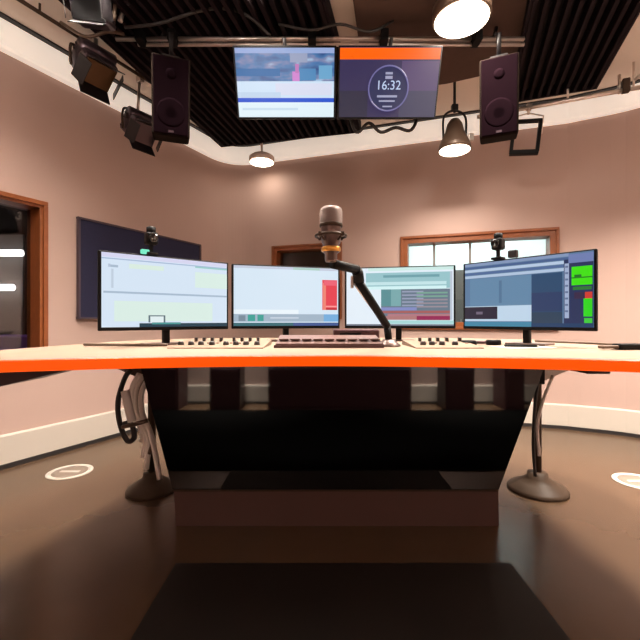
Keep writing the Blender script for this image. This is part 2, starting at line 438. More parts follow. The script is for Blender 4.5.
def tv(x, label):
    Yd = 2.475; z = H + 236.5 / F * Yd
    t = thing('hanging_screen', label, 'screen', (x, Yd, z), rot=(R(24), 0, 0))
    W, Hh = 0.625, 0.395
    MB().box((0, 0.022, 0), (W, 0.044, Hh), bev=0.004).build('casing', M['black'], t)
    MB().box((0, 0.06, 0.05), (0.2, 0.04, 0.2)).tube([(0, 0.07, 0.1), (0, -0.0, 0.235)], 0.012, spline=False).build('mount_bracket', M['blackmetal'], t)
    return t, W, Hh
t, W, Hh = tv((285.5 - 320) / F * 2.475, 'hanging screen showing a blue landscape above white and blue bands')
g = G
rects = [(0.02, 0.03, 0.98, 0.97, picture()),
         (0.02, 0.03, 0.98, 0.10, g(150, 170, 215)), (0.55, 0.10, 0.72, 0.22, g(150, 160, 190)), (0.02, 0.30, 0.45, 0.40, g(40, 105, 165)), (0.62, 0.30, 0.80, 0.46, g(75, 135, 185)), (0.83, 0.26, 0.96, 0.44, g(105, 165, 205)),
         (0.57, 0.34, 0.64, 0.47, g(205, 130, 205)), (0.60, 0.24, 0.635, 0.36, g(190, 120, 185)),
         (0.02, 0.47, 0.98, 0.97, g(205, 225, 245)), (0.40, 0.50, 0.96, 0.66, g(215, 220, 240)), (0.02, 0.62, 0.45, 0.70, g(190, 212, 235)),
         (0.02, 0.70, 0.98, 0.76, g(20, 80, 205)), (0.02, 0.76, 0.98, 0.97, g(222, 240, 248)), (0.06, 0.84, 0.62, 0.87, g(196, 220, 236))]
scr(t, W, Hh, rects)
t, W, Hh = tv((388.5 - 320) / F * 2.475, 'hanging screen with an orange bar and a ringed digital clock')
rects = [(0.015, 0.02, 0.985, 0.97, g(52, 46, 84)), (0.62, 0.2, 0.985, 0.6, g(82, 66, 108)), (0.62, 0.6, 0.985, 0.97, g(64, 64, 92)), (0.015, 0.6, 0.3, 0.97, g(46, 44, 66)),
         (0.015, 0.03, 0.985, 0.18, g(255, 100, 0))]
s = scr(t, W, Hh, rects)
def textmesh(body, size, m, parent, loc, rot, name):
    cu = bpy.data.curves.new('lettering', 'FONT'); cu.body = body; cu.size = size; cu.align_x = 'CENTER'; cu.align_y = 'CENTER'; cu.extrude = 0.0006
    ob = bpy.data.objects.new('lettering', cu); C.objects.link(ob)
    bpy.context.view_layer.update()
    me = bpy.data.meshes.new_from_object(ob.evaluated_get(bpy.context.evaluated_depsgraph_get()))
    bpy.data.objects.remove(ob)
    me.materials.clear(); me.materials.append(m)
    for p in me.polygons: p.material_index = 0
    o = bpy.data.objects.new(name, me); C.objects.link(o); o.parent = parent; o.location = loc; o.rotation_euler = rot
    return o
cz = -0.028
ring = MB()
rr = [(0.122 * math.cos(a), -0.006, cz + 0.122 * math.sin(a)) for a in [2 * PI * k / 48 for k in range(48)]]
ring.tube(rr, 0.0045, spline=False, closed=True, n=6).build('clock_ring', G(110, 106, 158), s)
disc = MB().faces([(0.116 * math.cos(2 * PI * k / 40), -0.0035, cz + 0.116 * math.sin(2 * PI * k / 40)) for k in range(40)], [list(range(40))]).build('clock_dial', G(38, 44, 84), s)
textmesh('16:32', 0.070, G(190, 208, 240), s, (0, -0.0055, cz + 0.016), (PI / 2, 0, 0), 'clock_digits')
for (x, z, w, h) in ((0, 0.082, 0.044, 0.012), (0, 0.06, 0.044, 0.016), (-0.005, -0.042, 0.125, 0.012), (-0.005, -0.068, 0.10, 0.009), (0, -0.098, 0.06, 0.008)):
    MB().box((x, -0.005, cz + z), (w, 0.002, h)).build('clock_caption', G(158, 160, 190), s)

# stage lights --------------------------------------------------------------
def stage_light(label, X, Yd, z, zrail, yaw, tilt, sc=1.0, gel='amber', lens_on=False):
    t = thing('stage_light', label, 'stage light', (X, Yd, z), yaw, group=None)
    k = sc
    hm = Rm(tilt, 'X')
    b = MB()
    b.box((0, 0.04 * k, 0.02 * k), (0.19 * k, 0.17 * k, 0.15 * k), None, hm, bev=0.02 * k)
    b.tube([(-0.095 * k, 0.06 * k, 0.08 * k), (0.095 * k, 0.06 * k, 0.08 * k)], 0.045 * k, mtx=hm, spline=False, n=16)
    b.build('housing', M['violetmetal'], t)
    for i in range(4):
        MB().box((0, 0.10 * k, 0.045 * k - 0.03 * k * i + 0.02 * k), (0.192 * k, 0.02 * k, 0.008 * k), None, hm).build('cooling_fin', M['black'], t)
    MB().box((0, -0.048 * k, 0.01 * k), (0.165 * k, 0.012 * k, 0.13 * k), None, hm).build('lens', M[gel], t)
    for (c, d, ax, an) in (((0, -0.085 * k, 0.095 * k), (0.17 * k, 0.09 * k, 0.005 * k), 'X', -0.35), ((0, -0.085 * k, -0.075 * k), (0.17 * k, 0.09 * k, 0.005 * k), 'X', 0.35),
                           ((-0.105 * k, -0.085 * k, 0.01 * k), (0.005 * k, 0.09 * k, 0.13 * k), 'Z', 0.35), ((0.105 * k, -0.085 * k, 0.01 * k), (0.005 * k, 0.09 * k, 0.13 * k), 'Z', -0.35)):
        MB().box((0, 0, 0), d, None, hm @ Tm(*c) @ Rm(an, ax)).build('barn_door', M['blackmetal'], t)
    top = zrail - z
    MB().tube([(-0.108 * k, 0.04 * k, 0), (-0.112 * k, 0.04 * k, 0.10 * k), (-0.08 * k, 0.04 * k, min(0.15 * k, top - 0.06)), (0.08 * k, 0.04 * k, min(0.15 * k, top - 0.06)), (0.112 * k, 0.04 * k, 0.10 * k), (0.108 * k, 0.04 * k, 0)], 0.008 * k, n=8).build('yoke', M['darksteel'], t)
    MB().tube([(0, 0.04 * k, min(0.15 * k, top - 0.06)), (0, 0.02 * k, top - 0.02)], 0.011, spline=False).box((0, 0.01 * k, top), (0.035, 0.06, 0.055), bev=0.006).build('clamp', M['steel'], t)
    return t
railz = 2.795
la = Vector((-2.1, 1.6)); lb = Vector((-1.0, 3.707))
t = thing('lighting_rail', 'thin steel lighting rail under the ceiling along the left wall', 'lighting rail', (0, 0, railz))
MB().tube([(la.x, la.y, 0), (lb.x, lb.y, 0)], 0.012, spline=False, n=12).build('pipe', M['darksteel'], t)
for q in (0.05, 0.38, 0.66, 0.93):
    p = la.lerp(lb, q); MB().tube([(p.x, p.y, 0.0), (p.x, p.y, CZ - railz - 0.001)], 0.007, spline=False).build('drop_rod', M['darksteel'], t)
stage_light('dark stage light with open barn doors, larger of the pair over the left wall', -1.50, 2.66, 2.60, railz, R(58), R(50), 1.15)
stage_light('small violet grey stage light close beside the left loudspeaker', -1.37, 3.06, 2.385, railz, R(55), R(40), 1.08, 'violetmetal')
stage_light('black stage light cut off by the top edge of the photo', -1.27, 2.22, 2.66, CZ - 0.13, R(10), R(20), 1.0, 'black')

# right rail with the open frame light
ra_, rb_ = Vector((1.32, 3.36)), Vector((2.42, 2.90)); rz_ = 2.655
t = thing('lighting_rail', 'pale steel lighting rail in front of the right cornice', 'lighting rail', (0, 0, rz_))
MB().tube([(ra_.x, ra_.y, 0), (rb_.x, rb_.y, 0)], 0.016, spline=False, n=12).build('pipe', M['pipe'], t)
for q in (0.1, 0.55, 0.9):
    p = ra_.lerp(rb_, q); MB().tube([(p.x, p.y, 0.0), (p.x, p.y, CZ - rz_ - 0.001)], 0.008, spline=False).build('drop_rod', M['pipe'], t)
X, Yd = 1.655, 3.22; z = H + (320 - 137) / F * Yd
t = thing('panel_light', 'open square frame light hanging under the right lighting rail', 'stage light', (X, Yd, z), rot=(0, R(6), -R(20)))
fr = MB()
for (c, d) in (((0, 0, 0.125), (0.21, 0.05, 0.02)), ((0, 0, -0.125), (0.21, 0.05, 0.035)), ((-0.095, 0, 0), (0.026, 0.05, 0.25)), ((0.095, 0, 0), (0.026, 0.05, 0.25))): fr.box(c, d, None, None, bev=0.004)
fr.build('frame', M['black'], t)
MB().tube([(-0.112, 0, 0.02), (-0.112, 0, 0.16), (0, 0, 0.19), (0.112, 0, 0.16), (0.112, 0, 0.02)], 0.006, n=8, spline=False).build('yoke', M['pipe'], t)
MB().tube([(0, 0, 0.18), (0, 0.0, 0.235)], 0.01, spline=False).box((0.0, 0, 0.235), (0.04, 0.055, 0.04), bev=0.005).build('clamp', M['pipe'], t)
p = ra_.lerp(rb_, 0.86)
t = thing('pipe_clamp', 'steel pipe clamp on the right lighting rail at the photo edge', 'clamp', (p.x, p.y, rz_), -R(22))
MB().box((0, 0, 0.03), (0.05, 0.05, 0.1), bev=0.008).build('jaw', M['darksteel'], t)
MB().tube([(0.05, 0, 0.06), (0.11, -0.02, 0.10)], 0.012, spline=False).build('bolt', M['steel'], t)
MB().tube([(-0.04, 0, -0.02), (-0.04, 0, 0.12)], 0.01, spline=False).build('pin', M['steel'], t)

# lamps --------------------------------------------------------------------
WARM = (1.0, 0.925, 0.83)
def pendant(name, label, loc, r, h, kind, power, top, spread=150, group=None):
    t = thing(name, label, 'lamp', loc, group=group)
    bm_ = {'flat': 'lampbody', 'bell': 'lampbody', 'white': 'lampwhite'}[kind]
    if kind == 'bell': prof = [(r * 1.02, 0.0), (r * 1.06, 0.01), (r * 0.98, 0.05), (r * 0.62, h * 0.6), (r * 0.5, h * 0.85), (r * 0.3, h), (0.01, h)]
    else: prof = [(r * 1.0, 0.0), (r * 1.08, 0.006), (r * 1.08, h * 0.7), (r * 0.85, h), (0.01, h)]
    MB().lathe(prof).build('housing', M[bm_], t)
    MB().lathe([(r, -0.004), (r * 0.6, -0.009), (0.001, -0.012)]).build('lens', M['lamp'], t)
    if kind == 'bell':
        MB().tube([(-r * 0.75, 0, h * 0.35), (-r * 0.75, 0, h * 1.05), (-r * 0.3, 0, h * 1.28), (r * 0.3, 0, h * 1.28), (r * 0.75, 0, h * 1.05), (r * 0.75, 0, h * 0.35)], 0.009).build('yoke', M['blackmetal'], t)
        MB().tube([(0, 0, h * 1.25), (0, 0, top - loc[2])], 0.011, spline=False).box((0, 0, h * 1.4), (0.05, 0.04, 0.05), bev=0.005).build('stem', M['blackmetal'], t)
        MB().box((r * 1.1, 0, h * 0.42), (0.04, 0.03, 0.06), bev=0.004).build('lock_knob', M['pipe'], t)
    elif top - loc[2] > h + 0.005:
        MB().tube([(0, 0, h), (0, 0, top - loc[2])], 0.012, spline=False).build('stem', M[bm_], t)
    area('lamp_glow', t, (0, 0, -0.02), r * 1.7, power, (1.0, 0.90, 0.78), 'DISK', spread)
    return t
P_ = 1.0; DL = 112.0; GL = 145.0
pendant('pendant_lamp', 'large bright round lamp at the top edge, right of the clock screen', (0.81, 2.29, H + 1.72), 0.15, 0.10, 'flat', 30 * P_, CZ - 0.04, 160)
pendant('pendant_lamp', 'bell shaped hanging lamp glowing left of the right loudspeaker', (1.07, 3.18, 2.30), 0.118, 0.24, 'bell', 14 * P_, CZ, 140)
pendant('pendant_lamp', 'small white lamp glowing in the far corner below the landscape screen', (-0.60, 4.12, 2.575), 0.12, 0.07, 'white', 1.6 * P_, CZ, 170)
for (x, y, f, sp) in ((-1.25, 2.05, 1.15, 116), (-0.35, 2.05, 1.0, 134), (0.85, 1.95, 0.6, 134), (2.2, 1.85, 0.95, 112), (-1.0, -0.62, 0.7, 42), (1.5, -0.62, 0.7, 42)):  # unseen fill lights added to brighten the walls and the rear baseboard
    pendant('fill_downlight', 'unseen round fill light added to brighten the room, nearer than the lighting bar', (x, y, CZ - 0.061), 0.22, 0.06, 'white', DL * f, CZ, sp, 'added fill lights nearer than the bar')
for (x, y) in ((-1.7, 1.15), (1.9, 1.15)):  # unseen globes added as fill for upper walls and ceiling
    t = thing('fill_globe', 'unseen opal globe fill light added above the desk', 'lamp', (x, y, 2.42), group='added globe fill lights')
    MB().lathe([(0.13 * math.sin(a), -0.13 * math.cos(a)) for a in [PI * k / 16 for k in range(17)]]).build('fill_globe_ball', M['opal'], t)
    MB().tube([(0, 0, 0.13), (0, 0, CZ - 2.42)], 0.01, spline=False).build('stem', M['blackmetal'], t)
    l = bpy.data.lights.new('globe_fill', 'POINT'); l.energy = GL; l.color = WARM; l.shadow_soft_size = 0.14
    o = bpy.data.objects.new('globe_fill', l); C.objects.link(o); o.parent = t
for (x0, x1) in ((-2.1, -1.5), (-1.17, -0.85), (-0.55, 0.97), (1.33, 1.64), (1.96, 2.17)):
    t = thing('low_cabinet', 'dark low cabinet behind the viewer, outside the photo, mirrored in the black pedestal', 'cabinet', ((x0 + x1) / 2, RY + 0.2, 0.0), group='low cabinets behind the viewer')
    MB().box((0, 0, 0.23), (x1 - x0, 0.3, 0.46), bev=0.004).build('body', M['slabdark'], t)
    MB().box((0, 0.156, 0.24), (x1 - x0 - 0.04, 0.012, 0.40), bev=0.003).build('door', M['slabdark'], t)

o = MB().box((0, 0, 0.004), (4.6, 1.7, 0.008)).build('added_dark_sheet', mat('dark_sheet_black', (0.003, 0.003, 0.003, 1), 1.0, spec=0.0)); o.location = (0.1, 0.31, 0)  # unseen dark sheet added so the pedestal mirrors black
tag(o, 'unseen dark sheet added under the viewer to darken the pedestal reflection', 'added_dark_sheet')
o = MB().prism([(-0.56, 0), (0.74, 0), (0.74, 0.38), (-0.56, 0.38)], 0, 0.006).build('dark_floor_rectangle', mat('dark_brown_flat', (0.014, 0.011, 0.010, 1), 0.6, spec=0.2)); o.location = (0, 1.175, 0)  # thin dark rectangle lying on the floor
tag(o, 'dark flat rectangle on the brown floor in front of the black pedestal', 'floor patch')
# cables on the ceiling
def cable(name, label, pts, r, m, group=None, cat='cable'):
    o = MB().tube(pts, r, n=8).build(name, M[m]); tag(o, label, cat, group); return o
cable('ceiling_cable', 'black cable looping over the lighting bar from the left speaker to the screens', [(-1.18, 2.42, 2.72), (-0.95, 2.36, 2.70), (-0.7, 2.34, 2.76), (-0.55, 2.38, 2.80), (-0.42, 2.36, 2.74), (-0.3, 2.42, 2.67)], 0.009, 'cablek')
cable('ceiling_cable', 'black cable sagging between the two hanging screens and the ceiling', [(-0.25, 2.42, 2.74), (-0.05, 2.40, 2.69), (0.12, 2.38, 2.71), (0.30, 2.40, 2.68), (0.45, 2.46, 2.79)], 0.008, 'cablek')
cable('ceiling_cable', 'pale cable draped near the ceiling from the left wall rail to the bar', [(-1.62, 2.50, 2.81), (-1.45, 2.47, 2.70), (-1.30, 2.45, 2.715), (-1.2, 2.45, 2.70)], 0.010, 'cableb')
cable('ceiling_cable', 'tangled black cable hanging below the clock screen', [(0.18, 2.62, 2.33), (0.24, 2.64, 2.19), (0.32, 2.62, 2.24), (0.40, 2.63, 2.185), (0.50, 2.64, 2.22), (0.60, 2.63, 2.20), (0.66, 2.62, 2.33)], 0.011, 'cablek')
cable('ceiling_cable', 'pale cable stub hanging at the top edge left of the lighting bar', [(-1.17, 2.36, 2.84), (-1.165, 2.36, 2.78), (-1.18, 2.36, 2.71)], 0.014, 'pipe')

# pinboard on the left wall -----------------------------------------------
ang = math.atan2(-ldir.y, -ldir.x)           # along the wall towards the corner
pa = Vector((-1.813, 2.984)); pb = Vector((-1.243, 4.076)); Wp = (pb - pa).length
nin = Vector((math.sin(ang), -math.cos(ang)))
t = thing('pinboard', 'navy felt pinboard on the left wall behind the leftmost monitor', 'board', (pa.x + nin.x * 0.004, pa.y + nin.y * 0.004, 0.965), ang)
Hp = 0.745
MB().box((Wp / 2, -0.012, Hp / 2), (Wp, 0.022, Hp)).build('felt', M['navy'], t)
f = MB()
for (c, d) in (((Wp / 2, -0.016, Hp), (Wp + 0.02, 0.03, 0.014)), ((Wp / 2, -0.016, 0), (Wp + 0.02, 0.03, 0.014)), ((0, -0.016, Hp / 2), (0.014, 0.03, Hp)), ((Wp, -0.016, Hp / 2), (0.025, 0.03, Hp))): f.box(c, d)
f.build('frame', M['navyedge'], t)

# ------------------------------------------------------------------ desk
D = thing('studio_desk', 'large curved cream studio desk with a glowing orange front edge', 'desk', (0, 0, 0))
front = []
for i in range(25):
    x = -1.16 + 2.42 * i / 24; front.append(Vector((x, 1.315 - 0.165 * (x / 0.93) ** 2 * 0.97, 0)))
rest = catmull([Vector(p + (0,)) for p in ((1.26, 1.03), (1.385, 1.08), (1.43, 1.3), (1.42, 1.75), (1.35, 2.22), (1.08, 2.47), (0.5, 2.60), (-0.3, 2.60), (-0.78, 2.50), (-1.03, 2.28), (-1.17, 1.86), (-1.25, 1.42), (-1.27, 1.15), (-1.16, 1.05))], False, 6)
outline = [(p.x, p.y) for p in front] + [(p.x, p.y) for p in rest[1:-1]]
TH = 0.034
fy = {}
top = MB().prism(outline, T - TH, T)
top.build('tabletop', M['top'], D)
# orange edge strip hugging the front
es = MB(); vs = []; fs = []
pts2 = [rest[-k] for k in range(8, 1, -1)] + front + list(rest[1:9])
pts2 = [Vector((p.x, p.y)) for p in pts2]
no = offs(pts2, 0.006); ni = offs(pts2, 0.0005)
n = len(pts2)
for i in range(n):
    for (q, z) in ((ni[i], T - TH - 0.002), (no[i], T - TH), (no[i], T - 0.003), (ni[i], T - 0.0005)): vs.append((q.x, q.y, z))
for i in range(n - 1):
    for j in range(4): fs.append([i * 4 + j, i * 4 + (j + 1) % 4, i * 4 + 4 + (j + 1) % 4, i * 4 + 4 + j])
fs += [[0, 1, 2, 3], [n * 4 - 4, n * 4 - 3, n * 4 - 2, n * 4 - 1]]
es.faces(vs, fs).build('edge_strip', M['edge'], D, 'glowing orange front edge')
# pedestal: black glass hull tapering down to a brown plinth
HB = 0.168; HT = T - TH - 0.001
def hexa(mb, b, t_, m=None):
    return mb.faces(list(b) + list(t_), [[3, 2, 1, 0], [4, 5, 6, 7], [0, 1, 5, 4], [1, 2, 6, 5], [2, 3, 7, 6], [3, 0, 4, 7]], m)
YB, YT = 1.845, 1.846
ped = hexa(MB(), [(-0.68, YB, HB), (0.825, YB, HB), (0.825, 2.17, HB), (-0.68, 2.17, HB)], [(-0.845, YT, HT), (1.06, YT, HT), (1.06, 2.17, HT), (-0.845, 2.17, HT)]).build('pedestal', M['gloss'], D, 'black glass pedestal panel')
hexa(MB(), [(-0.665, YB, 0.0), (0.825, YB, 0.0), (0.825, 2.17, 0.0), (-0.665, 2.17, 0.0)], [(-0.675, YB + 0.002, HB - 0.001), (0.824, YB + 0.002, HB - 0.001), (0.824, 2.17, HB - 0.001), (-0.675, 2.17, HB - 0.001)]).build('plinth', M['plinth'], ped)
MB().box((0.07, YB - 0.003, HB - 0.004), (1.5, 0.006, 0.006)).build('kick_trim', M['darksteel'], ped)
for (x, sx) in ((-0.94, -1), (1.215, 1)):
    r0 = 0.135 if sx < 0 else 0.155
    L = MB().lathe([(0.021, 0.06), (0.021, 0.70), (0.03, 0.71), (0.03, T - TH - 0.001)], None, Tm(x, 2.235, 0)).build('leg', M['darksteel'], D)
    MB().lathe([(r0, 0), (r0, 0.012), (r0 * 0.93, 0.024), (r0 * 0.62, 0.05), (r0 * 0.36, 0.075), (r0 * 0.33, 0.10), (0.022, 0.105)], None, Tm(x, 2.235, 0)).build('leg_base', M['darksteel'], L)
    MB().box((x, 2.235, 0.655), (0.09 if sx < 0 else 0.05, 0.07, 0.12), bev=0.006).build('leg_collar', M['black'], L)
    b = MB().faces([(x, 2.22, 0.72), (x, 2.25, 0.72), (x + 0.2 * sx, 2.25, 0.70), (x + 0.2 * sx, 2.22, 0.70), (x, 2.22, 0.60), (x, 2.25, 0.60), (x + 0.2 * sx, 2.25, 0.685), (x + 0.2 * sx, 2.22, 0.685)],
                   [[0, 1, 2, 3], [4, 5, 6, 7], [0, 1, 5, 4], [1, 2, 6, 5], [2, 3, 7, 6], [3, 0, 4, 7]])
    b.build('support_bracket', M['slabdark' if sx < 0 else 'steel'], D)
    MB().box((x + 0.1 * sx, 2.235, 0.745), (0.2, 0.05, 0.11)).build('bracket_rail', M['slabdark'], D)
MB().faces([(-1.06, 1.30, HT), (-0.86, 1.42, HT), (-0.86, 1.56, HT), (-1.06, 1.56, HT), (-1.06, 1.30, HT - 0.07), (-0.875, 1.42, HT - 0.022), (-0.875, 1.55, HT - 0.022), (-1.06, 1.55, HT - 0.07)],
           [[3, 2, 1, 0], [4, 5, 6, 7], [0, 1, 5, 4], [1, 2, 6, 5], [2, 3, 7, 6], [3, 0, 4, 7]]).build('under_desk_box', M['slabdark'], D)
MB().box((1.005, 1.5, HT - 0.022), (0.085, 0.12, 0.044), bev=0.004).build('under_desk_box', M['slabdark'], D)

# things lying about the desk legs
cable('hanging_cable', 'black cable looped like a bow beside the left desk leg', [(-1.0, 2.12, 0.69), (-1.035, 2.12, 0.64), (-1.07, 2.12, 0.52), (-1.06, 2.12, 0.40), (-1.02, 2.12, 0.31), (-0.985, 2.12, 0.33), (-1.0, 2.12, 0.40), (-1.04, 2.12, 0.40)], 0.014, 'cablek', cat='cable')
for k, (dx, lo, w, m) in enumerate(((-0.055, 0.30, 'pale cable hanging furthest left in the bundle on the left desk leg', 'cablew'), (-0.03, 0.22, 'pale cable hanging second from the left in the bundle on the left desk leg', 'cablew'),
                                    (0.0, 0.17, 'pale cable hanging in the middle of the bundle on the left desk leg', 'cablew'), (0.03, 0.26, 'brown cable looping through the bundle on the left desk leg', 'cableb'), (0.05, 0.14, 'pale cable trailing rightmost down the left desk leg to its base', 'cablew'))):
    x = -0.94 + dx
    cable('hanging_cable', w, [(x + 0.02, 2.16 - 0.03 * k, 0.66), (x - 0.015, 2.15 - 0.03 * k, 0.58), (x - 0.01, 2.145 - 0.03 * k, 0.48), (x + 0.02, 2.15 - 0.03 * k, 0.40), (x + 0.045, 2.15 - 0.03 * k, 0.32), (x + 0.03 + 0.045 * (k == 4), 2.155 - 0.03 * k, lo)], 0.014 if m == 'cablew' else 0.011, m)
cable('hanging_cable', 'white wide cable strap tied round the left desk leg', [(-0.965, 1.98, 0.60), (-0.945, 1.975, 0.52), (-0.93, 1.98, 0.45)], 0.022, 'cablew')
cable('hanging_cable', 'brown cable tied across the bundle on the left desk leg', [(-0.96, 1.94, 0.43), (-0.90, 1.935, 0.445), (-0.84, 1.95, 0.46)], 0.010, 'cableb')
cable('hanging_cable', 'thin black cable hanging straight down just left of the right desk leg', [(1.165, 2.13, 0.66), (1.14, 2.12, 0.5), (1.125, 2.11, 0.3), (1.13, 2.10, 0.13)], 0.009, 'cablek')
cable('hanging_cable', 'pale thin cable slanting beside the right desk leg', [(1.21, 2.08, 0.66), (1.15, 2.07, 0.52), (1.12, 2.06, 0.40), (1.13, 2.06, 0.25)], 0.008, 'cablew')

# ------------------------------------------------------------------ monitors
def monitor(label, a, b, rects):
    a = Vector(a); b = Vector(b); c = (a + b) / 2; d = b - a; W = 0.588; Hh = 0.336
    t = thing('monitor', label, 'monitor', (c.x, c.y, T), math.atan2(d.y, d.x))
    zc = 0.07 + Hh / 2
    MB().box((0, 0.012, zc), (W, 0.022, Hh), bev=0.004).box((0, 0.03, zc), (W * 0.6, 0.02, Hh * 0.6), bev=0.006).build('casing', M['black'], t)
    MB().box((0, 0.058, 0.11), (0.032, 0.03, 0.22), bev=0.006).box((0, 0.047, 0.2), (0.09, 0.02, 0.09)).build('stand', M['black'], t)
    MB().box((0, 0.085, 0.004), (0.18, 0.12, 0.008), bev=0.002).build('base', M['nickel'], t)
    m = scr(t, W, Hh, rects); m.location = (0, 0, zc)
    return t
B = 0.018
base_blue = g(212, 228, 244)
monitor('leftmost monitor, pale blank window crossed by one grey line', (-0.916, 1.65), (-0.462, 2.03), [
    (B, 0.02, 1 - B, 0.955, base_blue), (B, 0.02, 1 - B, 0.075, g(214, 214, 240)), (B, 0.085, 1 - B, 0.10, g(165, 185, 215)), (0.7, 0.10, 1 - B, 0.12, g(150, 205, 200)),
    (0.2, 0.14, 0.45, 0.20, g(216, 235, 224)), (0.7, 0.18, 1 - B, 0.40, g(216, 236, 228)), (0.10, 0.62, 0.85, 0.88, g(216, 236, 228)),
    (0.03, 0.50, 1 - B, 0.525, g(165, 185, 205)), (0.075, 0.17, 0.125, 0.20, g(165, 185, 205)), (0.08, 0.22, 0.095, 0.46, g(190, 205, 222)), (0.06, 0.16, 0.075, 0.2, g(180, 195, 215)),
    (0.335, 0.80, 0.46, 0.815, g(90, 110, 120)), (0.335, 0.80, 0.348, 0.895, g(90, 110, 120)), (0.447, 0.80, 0.46, 0.895, g(90, 110, 120)), (0.348, 0.815, 0.447, 0.895, g(225, 238, 240)),
    (0.27, 0.905, 1 - B, 0.955, g(28, 62, 78)), (0.36, 0.895, 0.58, 0.92, g(70, 150, 150))])
monitor('monitor second from the left, pale window with a red block at its right', (-0.455, 2.06), (0.11, 2.22), [
    (B, 0.02, 1 - B, 0.955, g(214, 231, 245)), (B, 0.02, 1 - B, 0.06, g(196, 204, 222)), (0.55, 0.025, 0.8, 0.06, g(170, 205, 195)),
    (B, 0.70, 0.6, 0.77, g(232, 243, 250)), (B, 0.77, 1 - B, 0.89, g(160, 180, 198)), (0.06, 0.79, 0.12, 0.88, g(120, 140, 155)), (0.14, 0.78, 0.205, 0.88, g(60, 160, 150)), (0.225, 0.78, 0.28, 0.88, g(60, 160, 150)),
    (0.34, 0.82, 0.6, 0.84, g(200, 212, 224)), (0.84, 0.77, 1 - B, 0.89, g(115, 172, 220)), (B, 0.905, 0.55, 0.955, g(50, 105, 115)), (0.55, 0.905, 1 - B, 0.955, g(62, 88, 145)),
    (0.825, 0.21, 0.97, 0.70, g(228, 62, 78)), (0.83, 0.26, 0.86, 0.70, g(238, 130, 115)), (0.84, 0.22, 0.965, 0.30, g(235, 95, 115)), (0.86, 0.63, 0.965, 0.655, g(250, 150, 150)), (0.86, 0.67, 0.965, 0.70, g(190, 25, 40))])
rows = [(B, 0.02, 1 - B, 0.955, g(226, 238, 248)), (0.22, 0.02, 1 - B, 0.07, g(205, 235, 230)), (0.2, 0.10, 0.97, 0.36, g(150, 195, 202)), (0.36, 0.14, 0.86, 0.18, g(110, 160, 170)), (0.2, 0.25, 0.92, 0.30, g(195, 228, 232)), (0.2, 0.32, 0.92, 0.37, g(210, 242, 244)),
        (0.34, 0.37, 0.97, 0.86, g(105, 122, 138)), (0.34, 0.37, 0.43, 0.64, g(88, 142, 148)), (0.43, 0.37, 0.52, 0.64, g(120, 168, 172))]
for i in range(5):
    y0 = 0.40 + i * 0.055
    rows.append((0.53, y0, 0.72, y0 + 0.022, g(150, 158, 185))); rows.append((0.66, y0 + 0.02, 0.93, y0 + 0.045, g(120, 165, 148) if i < 2 else g(150, 140, 150)))
rows += [(0.34, 0.66, 0.66, 0.71, g(130, 140, 195)), (0.34, 0.715, 0.97, 0.755, g(165, 95, 95)), (0.4, 0.765, 0.97, 0.80, g(178, 120, 130)), (0.66, 0.80, 0.95, 0.865, g(150, 40, 85)), (0.34, 0.80, 0.66, 0.86, g(175, 120, 120)), (0.34, 0.87, 1 - B, 0.925, g(165, 215, 215)), (0.95, 0.1, 0.97, 0.86, g(190, 200, 215)), (B, 0.93, 1 - B, 0.955, g(110, 120, 135))]
monitor('monitor third from the left, teal window over coloured table rows', (0.13, 2.22), (0.72, 2.10), rows)
r4 = [(B, 0.02, 1 - B, 0.955, g(92, 122, 156)), (B, 0.02, 0.80, 0.06, g(130, 150, 185)), (B, 0.07, 0.80, 0.10, g(70, 95, 140)), (B, 0.11, 0.82, 0.15, g(180, 200, 225)), (B, 0.16, 0.80, 0.19, g(80, 105, 150)), (0.02, 0.20, 0.78, 0.24, g(175, 195, 220)),
      (0.06, 0.25, 0.50, 0.66, g(98, 134, 166)), (0.28, 0.30, 0.30, 0.62, g(82, 116, 148)), (0.50, 0.25, 0.76, 0.91, g(42, 74, 108)), (0.50, 0.5, 0.76, 0.75, g(44, 62, 100)), (0.50, 0.76, 0.76, 0.91, g(45, 66, 88)),
      (0.02, 0.66, 0.50, 0.88, g(190, 212, 232)), (0.02, 0.67, 0.27, 0.85, g(42, 36, 54)), (0.11, 0.74, 0.16, 0.78, g(110, 100, 120)), (B, 0.89, 0.50, 0.955, g(66, 132, 162)), (0.5, 0.905, 1 - B, 0.955, g(30, 62, 100)),
      (0.77, 0.10, 1 - B, 0.905, g(38, 50, 88)), (0.775, 0.15, 0.805, 0.84, g(160, 175, 205)), (0.80, 0.04, 1 - B, 0.15, g(110, 125, 175)), (0.83, 0.20, 0.975, 0.43, g(62, 222, 12)), (0.85, 0.30, 0.90, 0.34, g(30, 110, 40)), (0.83, 0.33, 0.975, 0.345, g(30, 120, 30)), (0.84, 0.45, 0.97, 0.49, g(40, 120, 50)),
      (0.85, 0.52, 0.93, 0.6, g(55, 40, 70)), (0.925, 0.52, 0.975, 0.6, g(205, 60, 50)), (0.915, 0.60, 0.975, 0.82, g(45, 210, 30)), (0.92, 0.84, 0.975, 0.9, g(60, 200, 60))]
for i in range(8): r4.append((0.78, 0.18 + i * 0.08, 0.80, 0.205 + i * 0.08, g(100, 115, 150)))
def fx(x):
    K = [(0, 0), (0.27, 0.31), (0.5, 0.575), (0.76, 0.79), (0.775, 0.805), (0.80, 0.83), (0.83, 0.85), (1, 1)]
    for (a, p), (b, q) in zip(K, K[1:]):
        if x <= b: return p + (x - a) / (b - a) * (q - p)
    return x
r4 = [(fx(a), b_, fx(c), d_, m_) for (a, b_, c, d_, m_) in r4]
monitor('rightmost monitor, dark blue panels with bright green meters', (0.728, 2.08), (1.13, 1.605), r4)

